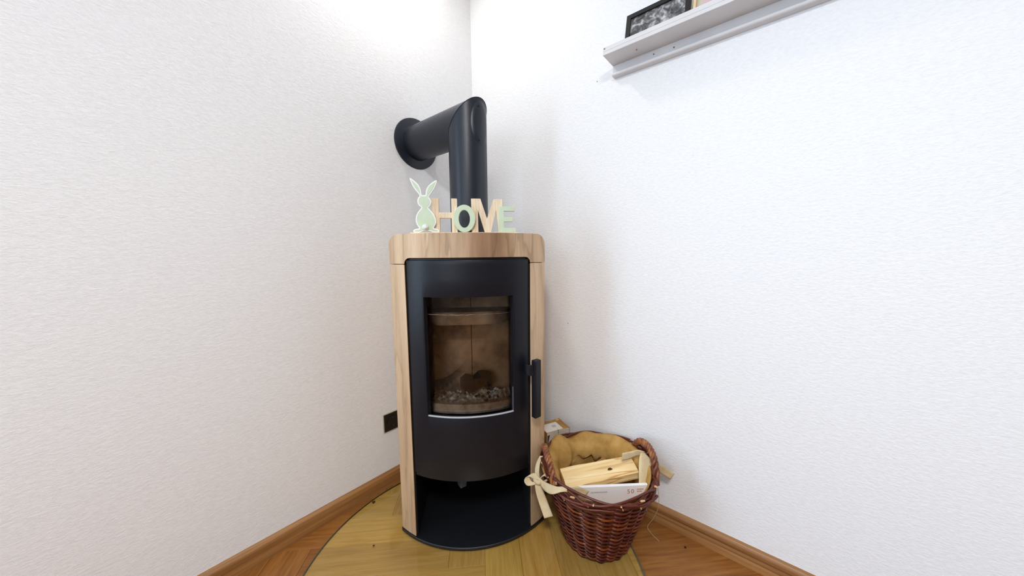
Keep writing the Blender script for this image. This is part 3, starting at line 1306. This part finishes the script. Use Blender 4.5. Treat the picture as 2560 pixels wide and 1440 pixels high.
for k in range(NS):
    t = 2 * math.pi * (k + 0.5) / NS
    mb.tube([(brad(z) * math.cos(t), brad(z) * math.sin(t), z) for z in lin(0.004, ztop(t), 8)], 0.0032, 6)
tag(mb.build('upright_stakes', M_wicker, basket, 60), kind='stuff')
mb = MB()
mb.tube([(0.104 * math.cos(a), 0.104 * math.sin(a), 0.0062) for a in lin(0, 2 * math.pi, 49)[:-1]], 0.006, 8, True)
mb.build('foot_ring', M_wicker, basket, 60)
seg = 48
v = [(0.102 * math.cos(2 * math.pi * k / seg), 0.102 * math.sin(2 * math.pi * k / seg), z) for z in (0.004, 0.012) for k in range(seg)]
f = [tuple(range(seg)), tuple(range(seg, 2 * seg))] + [(k, (k + 1) % seg, seg + (k + 1) % seg, seg + k) for k in range(seg)]
link_mesh('bottom', v, f, M_wicker, basket)
# loose border rods, each winding in and out along the rim
for q in range(15):
    a0 = 2 * math.pi * q / 15 + random.uniform(-0.1, 0.1)
    ln = random.uniform(1.1, 1.9)
    dz = random.uniform(-0.016, 0.010)
    ph = random.uniform(0, 6.28)
    pts, rad = [], []
    m = 40
    rr = random.uniform(0.0038, 0.0052)
    for i in range(m):
        s = i / (m - 1)
        t = a0 + ln * s
        z = ztop(t) + dz + 0.006 * math.sin(3.5 * t + ph)
        r = brad(ztop(t)) + 0.003 + 0.006 * math.sin(4 * t + ph)
        if s > 0.88:
            r += 0.05 * (s - 0.88)
            z -= 0.04 * (s - 0.88)
        pts.append((r * math.cos(t), r * math.sin(t), z))
        rad.append(rr * (1 - 0.15 * s))
    mb = MB()
    mb.tube(pts, rad, 7, capmi=1)
    mb.build('rim_rod', [M_wicker, M_cut], basket, 60)
# a few pale snapped rod ends
for q in range(9):
    t = R(-150 + 22 * q + random.uniform(-6, 6))
    r = brad(ztop(t)) + 0.004
    p = Vector((r * math.cos(t), r * math.sin(t), ztop(t) - 0.002))
    d = Vector((math.cos(t) * 0.5 + random.uniform(-.6, .6), math.sin(t) * 0.5 + random.uniform(-.6, .6), 0.45)).normalized()
    mb = MB()
    mb.tube([p, p + d * 0.007, p + d * random.uniform(0.010, 0.016)], [0.0034, 0.0034, 0.0022], 6)
    mb.build('rod_stub', M_cut, basket, 60)
# twisted handles
for t0 in (HA, HA + math.pi):
    base_r = brad(0.28)
    tang = Vector((-math.sin(t0), math.cos(t0), 0))
    outw = Vector((math.cos(t0), math.sin(t0), 0))
    mb = MB()
    for st in range(3):
        pts = []
        m = 90
        for i in range(m):
            s = i / (m - 1)
            u = -1 + 2 * s
            c = outw * (base_r - 0.004 - 0.012 * u * u) + tang * 0.088 * u + Vector((0, 0, 0.255 + 0.088 * math.sqrt(max(0.0, 1 - abs(u) ** 2.4))))
            an = 2 * math.pi * (st / 3 + 4.5 * s)
            side = outw
            # local frame around the arch
            du = 0.02
            uu = min(max(u, -0.98), 0.98)
            tz = (math.sqrt(1 - abs(min(uu + du, 1)) ** 2.4) - math.sqrt(1 - abs(max(uu - du, -1)) ** 2.4)) / (2 * du) * 0.098
            tg = (tang * 0.088 + Vector((0, 0, tz))).normalized()
            nn = tg.cross(side).normalized()
            pts.append(c + (side * math.cos(an) + nn * math.sin(an)) * 0.0066)
        mb.tube(pts, 0.0062, 8)
    o = mb.build('twisted_handle', M_rope, basket, 60)
    o['label'] = 'golden brown twisted willow handle'

# burlap liner with a puffed roll along the back
NT, NP = 144, 30


def liner_pt(t, s):
    # weight 1 at the far back, 0 towards the room
    wb = 0.5 + 0.5 * math.cos(t - R(138))
    wb = max(0.0, min(1.0, (wb - 0.12) / 0.55))
    wb = wb * wb * (3 - 2 * wb)
    # open gaps at the handles
    zt = 0.280
    rt = brad(zt)
    wav = mnoise.noise(Vector((math.cos(t) * 2.2, math.sin(t) * 2.2, 0.4)))
    wav2 = mnoise.noise(Vector((math.cos(t) * 5.5, math.sin(t) * 5.5, 2.4)))
    drop = 0.040 + 0.030 * wav2
    puff = 0.044 + 0.026 * wav
    o_ = lambda z, d: (brad(z) - d, z)
    low = [o_(zt - 0.118, 0.017), o_(0.13, 0.016), o_(0.07, 0.014), o_(0.025, 0.014)]
    back = [(rt + 0.010, zt - 0.020), (rt + 0.011, zt + 0.004), (rt + 0.004, zt + 0.018 + 0.030 * wav), (rt - 0.014, zt + 0.026 + 0.034 * wav),
            (rt - 0.012 - 0.5 * puff, zt + 0.010 + 0.012 * wav), (rt - 0.016 - puff, zt - 0.018), (rt - 0.022 - puff, zt - 0.022 - drop), o_(zt - 0.030 - drop, 0.030)] + low
    front = [o_(zt - 0.010, 0.012), o_(zt - 0.006, 0.013), o_(zt - 0.004, 0.014), o_(zt - 0.006, 0.015), o_(zt - 0.012, 0.016), o_(zt - 0.03, 0.016),
             o_(zt - 0.045, 0.016), o_(zt - 0.07, 0.016)] + low
    n = len(back)
    x = s * (n - 1)
    i = min(int(x), n - 2)
    fr = x - i

    def cr(P):
        p0, p1, p2, p3 = (Vector(P[min(max(i + k, 0), n - 1)]) for k in (-1, 0, 1, 2))
        return 0.5 * ((2 * p1) + (-p0 + p2) * fr + (2 * p0 - 5 * p1 + 4 * p2 - p3) * fr * fr + (-p0 + 3 * p1 - 3 * p2 + p3) * fr ** 3)
    b, c = cr(back), cr(front)
    r = c.x + (b.x - c.x) * wb
    z = c.y + (b.y - c.y) * wb
    if s > 0.35:
        r += (0.010 if s < 0.6 else 0.005) * mnoise.noise(Vector((math.cos(t) * 5, math.sin(t) * 5, z * 22))) * (1 if s < 0.85 else 0.3)
    return (r * math.cos(t), r * math.sin(t), z)


v = [liner_pt(2 * math.pi * i / NT, j / (NP - 1)) for i in range(NT) for j in range(NP)]
f = [(i * NP + j, ((i + 1) % NT) * NP + j, ((i + 1) % NT) * NP + j + 1, i * NP + j + 1) for i in range(NT) for j in range(NP - 1)]
liner = link_mesh('burlap_liner', v, f, M_burlap, basket, 80)
uv = liner.data.uv_layers.new(name='UVMap')
for p in liner.data.polygons:
    for li in p.loop_indices:
        vi = liner.data.loops[li].vertex_index
        i, j = divmod(vi, NP)
        u = i / NT
        if i == 0 and any(liner.data.loops[q].vertex_index // NP == NT - 1 for q in p.loop_indices):
            u = 1.0
        uv.data[li].uv = (u * 6.0, j / (NP - 1) * 2.0)
liner['label'] = 'golden burlap lining bulging over the back rim'


def ribbon(name, pts, wid, nrm=None, parent=basket, mat=M_ribbon, twist=None):
    """strip along world points; wid = list of width vectors (world)"""
    P = catmull(pts, 6, False)
    Wd = catmull(wid, 6, False)
    v = []
    for p, w in zip(P, Wd):
        for k in range(5):
            s = k / 4 - 0.5
            q = p + w * s
            q = q - BC
            v.append(q)
    f = [(i * 5 + k, i * 5 + k + 1, i * 5 + k + 6, i * 5 + k + 5) for i in range(len(P) - 1) for k in range(4)]
    o = link_mesh(name, v, f, mat, parent, 80)
    ul = o.data.uv_layers.new(name='UVMap')
    for p in o.data.polygons:
        for li in p.loop_indices:
            vi = o.data.loops[li].vertex_index
            i, k = divmod(vi, 5)
            ul.data[li].uv = (k / 4 * 0.25, i / len(P))
    solidify(o, 0.0014, 0)
    return o


V = Vector
UP = V((0, 0, 1))
# left bow
ribbon('ribbon_band', [(-0.617, 0.864, 0.262), (-0.594, 0.856, 0.259), (-0.566, 0.844, 0.266), (-0.530, 0.834, 0.280), (-0.497, 0.846, 0.294), (-0.470, 0.868, 0.292), (-0.446, 0.896, 0.272)],
       [V((0, 0, 0.014)), V((0.004, 0.004, 0.022)), V((0.006, 0.008, 0.028)), V((0.010, 0.014, 0.024)), V((0.012, 0.018, 0.016)), V((0.010, 0.014, 0.018)), V((0.008, 0.012, 0.014))])
ribbon('ribbon_loop', [(-0.615, 0.860, 0.262), (-0.630, 0.852, 0.276), (-0.645, 0.846, 0.272), (-0.648, 0.840, 0.258), (-0.636, 0.842, 0.247), (-0.614, 0.855, 0.255)],
       [V((0.006, 0.01, 0.012)), V((0.014, 0.016, 0.010)), V((0.014, 0.018, 0.012)), V((0.012, 0.018, 0.010)), V((0.010, 0.014, 0.012)), V((0.004, 0.006, 0.012))])
ribbon('ribbon_tail', [(-0.617, 0.858, 0.258), (-0.611, 0.856, 0.236), (-0.602, 0.858, 0.210), (-0.586, 0.858, 0.178), (-0.568, 0.856, 0.148)],
       [V((0.012, 0.010, 0)), V((0.018, 0.014, 0.002)), V((0.022, 0.018, 0.004)), V((0.023, 0.018, 0.008)), V((0.024, 0.018, 0.010))])
ribbon('ribbon_band', [(-0.620, 0.868, 0.256), (-0.634, 0.880, 0.270), (-0.642, 0.898, 0.292), (-0.640, 0.916, 0.312)],
       [V((0.012, 0.006, 0.004)), V((0.014, 0.008, 0.004)), V((0.013, 0.008, 0.004)), V((0.010, 0.006, 0.0))])
mb = MB()
kp = [V((-0.617, 0.860, 0.258)) - BC + V((math.cos(a) * 0.010, math.sin(a) * 0.006, math.sin(a * 2) * 0.002)) for a in lin(0, 6.283, 13)[:-1]]
mb.tube(kp, 0.0085, 8, True)
mb.build('ribbon_knot', M_ribbon, basket, 80)
# second loop end beside the handle
ribbon('ribbon_loop', [(-0.612, 0.864, 0.262), (-0.600, 0.872, 0.280), (-0.588, 0.880, 0.284), (-0.584, 0.880, 0.268), (-0.600, 0.868, 0.256)],
       [V((0.004, 0.004, 0.014)), V((0.010, 0.012, 0.014)), V((0.010, 0.014, 0.014)), V((0.008, 0.012, 0.012)), V((0.004, 0.004, 0.012))])
# right bow: wide band over the rim and a tail pointing at the wall
ribbon('ribbon_band', [(-0.408, 1.090, 0.316), (-0.388, 1.110, 0.320), (-0.368, 1.132, 0.326), (-0.352, 1.148, 0.322)],
       [V((-0.002, 0.004, 0.026)), V((0.002, 0.004, 0.028)), V((0.004, 0.002, 0.024)), V((0.006, 0.002, 0.018))])
ribbon('ribbon_band', [(-0.352, 1.140, 0.330), (-0.342, 1.136, 0.314), (-0.334, 1.122, 0.294), (-0.330, 1.104, 0.274), (-0.330, 1.086, 0.256), (-0.334, 1.070, 0.240)],
       [V((0.010, 0.012, -0.004)), V((0.030, 0.030, -0.012)), V((0.038, 0.036, -0.014)), V((0.034, 0.030, -0.010)), V((0.024, 0.020, 0.0)), V((0.010, 0.008, 0.0))])
ribbon('ribbon_tail', [(-0.318, 1.160, 0.288), (-0.304, 1.184, 0.266), (-0.288, 1.206, 0.246), (-0.270, 1.222, 0.229)],
       [V((0.006, 0.010, 0.014)), V((0.008, 0.012, 0.022)), V((0.010, 0.010, 0.024)), V((0.012, 0.010, 0.024))])
mb = MB()
th = catmull([(-0.316, 1.160, 0.235), (-0.304, 1.178, 0.180), (-0.306, 1.192, 0.110), (-0.322, 1.200, 0.050), (-0.342, 1.196, 0.006), (-0.330, 1.188, -0.004), (-0.318, 1.180, -0.0045), (-0.292, 1.168, -0.0045)], 8, False)
mb.tube([p - BC for p in th], 0.0009, 5)
tag(mb.build('loose_thread', M_ribbon, basket, 80), 'thin straw-coloured thread trailing to the floor')

# ------------------------------------------------------------------ firewood in the basket
def log_obj(name, A, Bp, section, mat, label, knot=None):
    """prism log along A->B; section = list of (side, up) offsets at both ends"""
    A, Bp = Vector(A), Vector(Bp)
    ax = (Bp - A)
    L = ax.length
    ax.normalize()
    sd = ax.cross(UP).normalized()
    upv = sd.cross(ax).normalized()
    root = bpy.data.objects.new(name, None)
    n = 16
    sec = []
    for i, p in enumerate(section):
        q = section[(i + 1) % len(section)]
        for k in range(5):
            t = k / 5
            sec.append((p[0] + (q[0] - p[0]) * t, p[1] + (q[1] - p[1]) * t))
    m = len(sec)
    v = []
    for i in range(n):
        x = L * i / (n - 1)
        for a, b in sec:
            nz_ = 0.0040 * mnoise.noise(Vector((x * 14, a * 60, b * 60 + len(label)))) + 0.002 * mnoise.noise(Vector((x * 5, 3.0, 1.0)))
            r = math.hypot(a, b) or 1
            v.append((x, a * (1 + nz_ / r * 1.0), b * (1 + nz_ / r)))
    f = [(i * m + k, i * m + (k + 1) % m, (i + 1) * m + (k + 1) % m, (i + 1) * m + k) for i in range(n - 1) for k in range(m)]
    f += [tuple(range(m)), tuple((n - 1) * m + k for k in range(m))]
    o = link_mesh(name, v, f, mat, None, 28)
    o.matrix_world = Matrix((ax, sd, upv)).transposed().to_4x4()
    o.location = A
    tag(o, label, 'firewood', 'split logs in the wicker basket')
    return o


# top log: wide split face turned to the room
logA = Vector((-0.552, 0.922, 0.256))
logB = Vector((-0.380, 1.136, 0.270))
top_log = log_obj('split_log', logA, logB, [(-0.030, 0.022), (0.036, -0.004), (0.034, -0.028), (-0.004, -0.040), (-0.034, -0.022)], M_log, 'pale split log with a knot lying on top in the basket')
# knot on the room-facing split face
mb = MB()
kx, ka, kb = 0.175, 0.007, 0.0096
ring = [(kx + (0.0085 + 0.002 * math.sin(3 * a)) * math.cos(a), ka + (0.0048 + 0.001 * math.cos(2 * a)) * math.sin(a), kb + 0.0004 - 0.0020 * math.sin(a)) for a in lin(0, 6.283, 13)[:-1]]
v = [(x, y, z + 0.0016) for x, y, z in ring] + [(kx, ka, kb - 0.001)]
mb.add(v, [(k, (k + 1) % 12, 12) for k in range(12)])
kn = mb.build('knot', M_bark, top_log)
log_obj('split_log', (-0.535, 1.030, 0.190), (-0.478, 1.140, 0.226), [(-0.030, 0.018), (0.022, 0.018), (0.026, -0.02), (-0.024, -0.024)], M_log2, 'small square-ended log half hidden behind the top log')
log_obj('split_log', (-0.565, 0.985, 0.105), (-0.395, 1.100, 0.110), [(-0.040, 0.020), (0.034, 0.024), (0.036, -0.024), (-0.032, -0.026)], M_log2, 'dull log lying deep in the basket under the other logs')

# white box printed "50", standing against the front rim
cA, cB = Vector((-0.487, 0.916, 0)), Vector((-0.312, 1.078, 0))
dv = (cB - cA)
cl = dv.length
wbx = empty('matchstick_box', (cA.x, cA.y, 0.165), math.atan2(dv.y, dv.x))
tag(wbx, 'flat white cardboard box printed with a brown 50 in the basket', 'box')
mb = MB()
mb.box(0, cl, 0, 0.011, 0.0, 0.0965)
bevel(mb.build('box_body', M_boxwhite, wbx), 0.001)


def text_mesh(name, txt, size, mat, parent, loc, rot):
    cu = bpy.data.curves.new(name, 'FONT')
    cu.body = txt
    cu.size = size
    cu.extrude = 0.0001
    cu.space_character = 1.25
    tmp = bpy.data.objects.new(name + '_tmp', cu)
    COL.objects.link(tmp)
    bpy.context.view_layer.update()
    me = bpy.data.meshes.new_from_object(tmp.evaluated_get(bpy.context.evaluated_depsgraph_get()))
    bpy.data.objects.remove(tmp)
    bpy.data.curves.remove(cu)
    me.materials.clear()
    me.materials.append(mat)
    o = bpy.data.objects.new(name, me)
    COL.objects.link(o)
    o.parent = parent
    o.location = loc
    o.rotation_euler = rot
    return o


text_mesh('printed_number', '50', 0.022, M_brownprint, wbx, (0.166, -0.0004, 0.068), (R(90), 0, 0))
mb = MB()
for r_ in range(2):
    x = 0.201
    for w in (0.004, 0.003, 0.004, 0.003, 0.004)[:5 - r_]:
        mb.box(x, x + w, -0.0004, 0.0, 0.0805 - r_ * 0.0075, 0.0835 - r_ * 0.0075)
        x += w + 0.001
mb.build('small_print', M_brownprint, wbx)
mb = MB()
x = 0.042
for i in range(16):
    w = random.choice((0.002, 0.003))
    mb.box(x, x + w, -0.0003, 0.0, 0.074, 0.079)
    x += w + 0.0011
mb.build('small_print', M_greyprint, wbx)

# ------------------------------------------------------------------ cardboard box behind the basket
e1 = Vector((0.43, 0.903, 0))
A0 = Vector((-0.690, 1.203, 0))
carton = empty('cardboard_box', (A0.x, A0.y, 0.0006), math.atan2(e1.y, e1.x))
tag(carton, 'brown cardboard box with white label between stove and wall', 'box')
CHH = 0.278
mb = MB()
mb.box(-0.114, 0.0, 0.0, 0.088, 0.0, CHH, 0)
o = mb.build('carton_body', [M_carton, M_cartonw], carton)
for p in o.data.polygons:
    if p.normal.y < -0.5:
        p.material_index = 1
bevel(o, 0.0015)
mb = MB()
mb.box(-0.113, -0.030, 0.004, 0.066, CHH, CHH + 0.0006)
lab = mb.build('paper_label', M_paper, carton)
mb = MB()
mb.box(-0.066, -0.048, 0.030, 0.046, CHH + 0.0006, CHH + 0.0009)
mb.build('label_print', M_greyprint, lab)
mb = MB()
mb.box(0.0, 0.002, 0.0, 0.03, CHH - 0.045, CHH)
mb.box(-0.006, 0.0, 0.0, 0.088, CHH, CHH + 0.002)
mb.build('end_flap', M_carton, carton)
mb = MB()
mb.box(-0.022, 0.0005, 0.072, 0.0885, CHH, CHH + 0.0016)
mb.build('packing_tape', M_tape, carton)
mb = MB()
mb.tube([(-0.058, -0.0012, CHH - 0.030), (-0.058, -0.0014, CHH + 0.0004), (-0.058, 0.004, CHH + 0.0016)], 0.0012, 6)
mb.build('twine', M_bark, carton)
mb = MB()
mb.add([(-0.112, -0.0004, CHH - 0.012), (-0.100, -0.0004, CHH - 0.010), (-0.110, -0.0004, CHH - 0.050), (-0.113, -0.0004, CHH - 0.070)], [(0, 1, 2, 3)])
mb.build('dark_print', M_bark, carton)

# ------------------------------------------------------------------ crumbs and a gap mark on the floor
def chip(loc, s, label, mat):
    bm = bmesh.new()
    bmesh.ops.create_icosphere(bm, subdivisions=2, radius=s)
    for v_ in bm.verts:
        v_.co *= 1 + 0.5 * mnoise.noise(v_.co * (1.5 / s))
        v_.co.z = v_.co.z * 0.5
    mz = min(v_.co.z for v_ in bm.verts)
    for v_ in bm.verts:
        v_.co.z -= mz
    o = bm_obj('floor_speck', bm, mat, None, 40)
    o.location = loc
    tag(o, label, 'crumb', 'crumbs on the floor')


chip((-1.079, 0.486, 0.0), 0.0032, 'tiny dark crumb on the glass plate left of the stove', M_bark)
chip((-0.212, 1.201, FZ), 0.0036, 'tiny dark crumb on the parquet right of the basket', M_char)
chip((-1.285, 0.590, FZ), 0.0060, 'dark lump added for a gap mark at the left baseboard', M_bark)  # lump stands in for a small dark gap at the baseboard
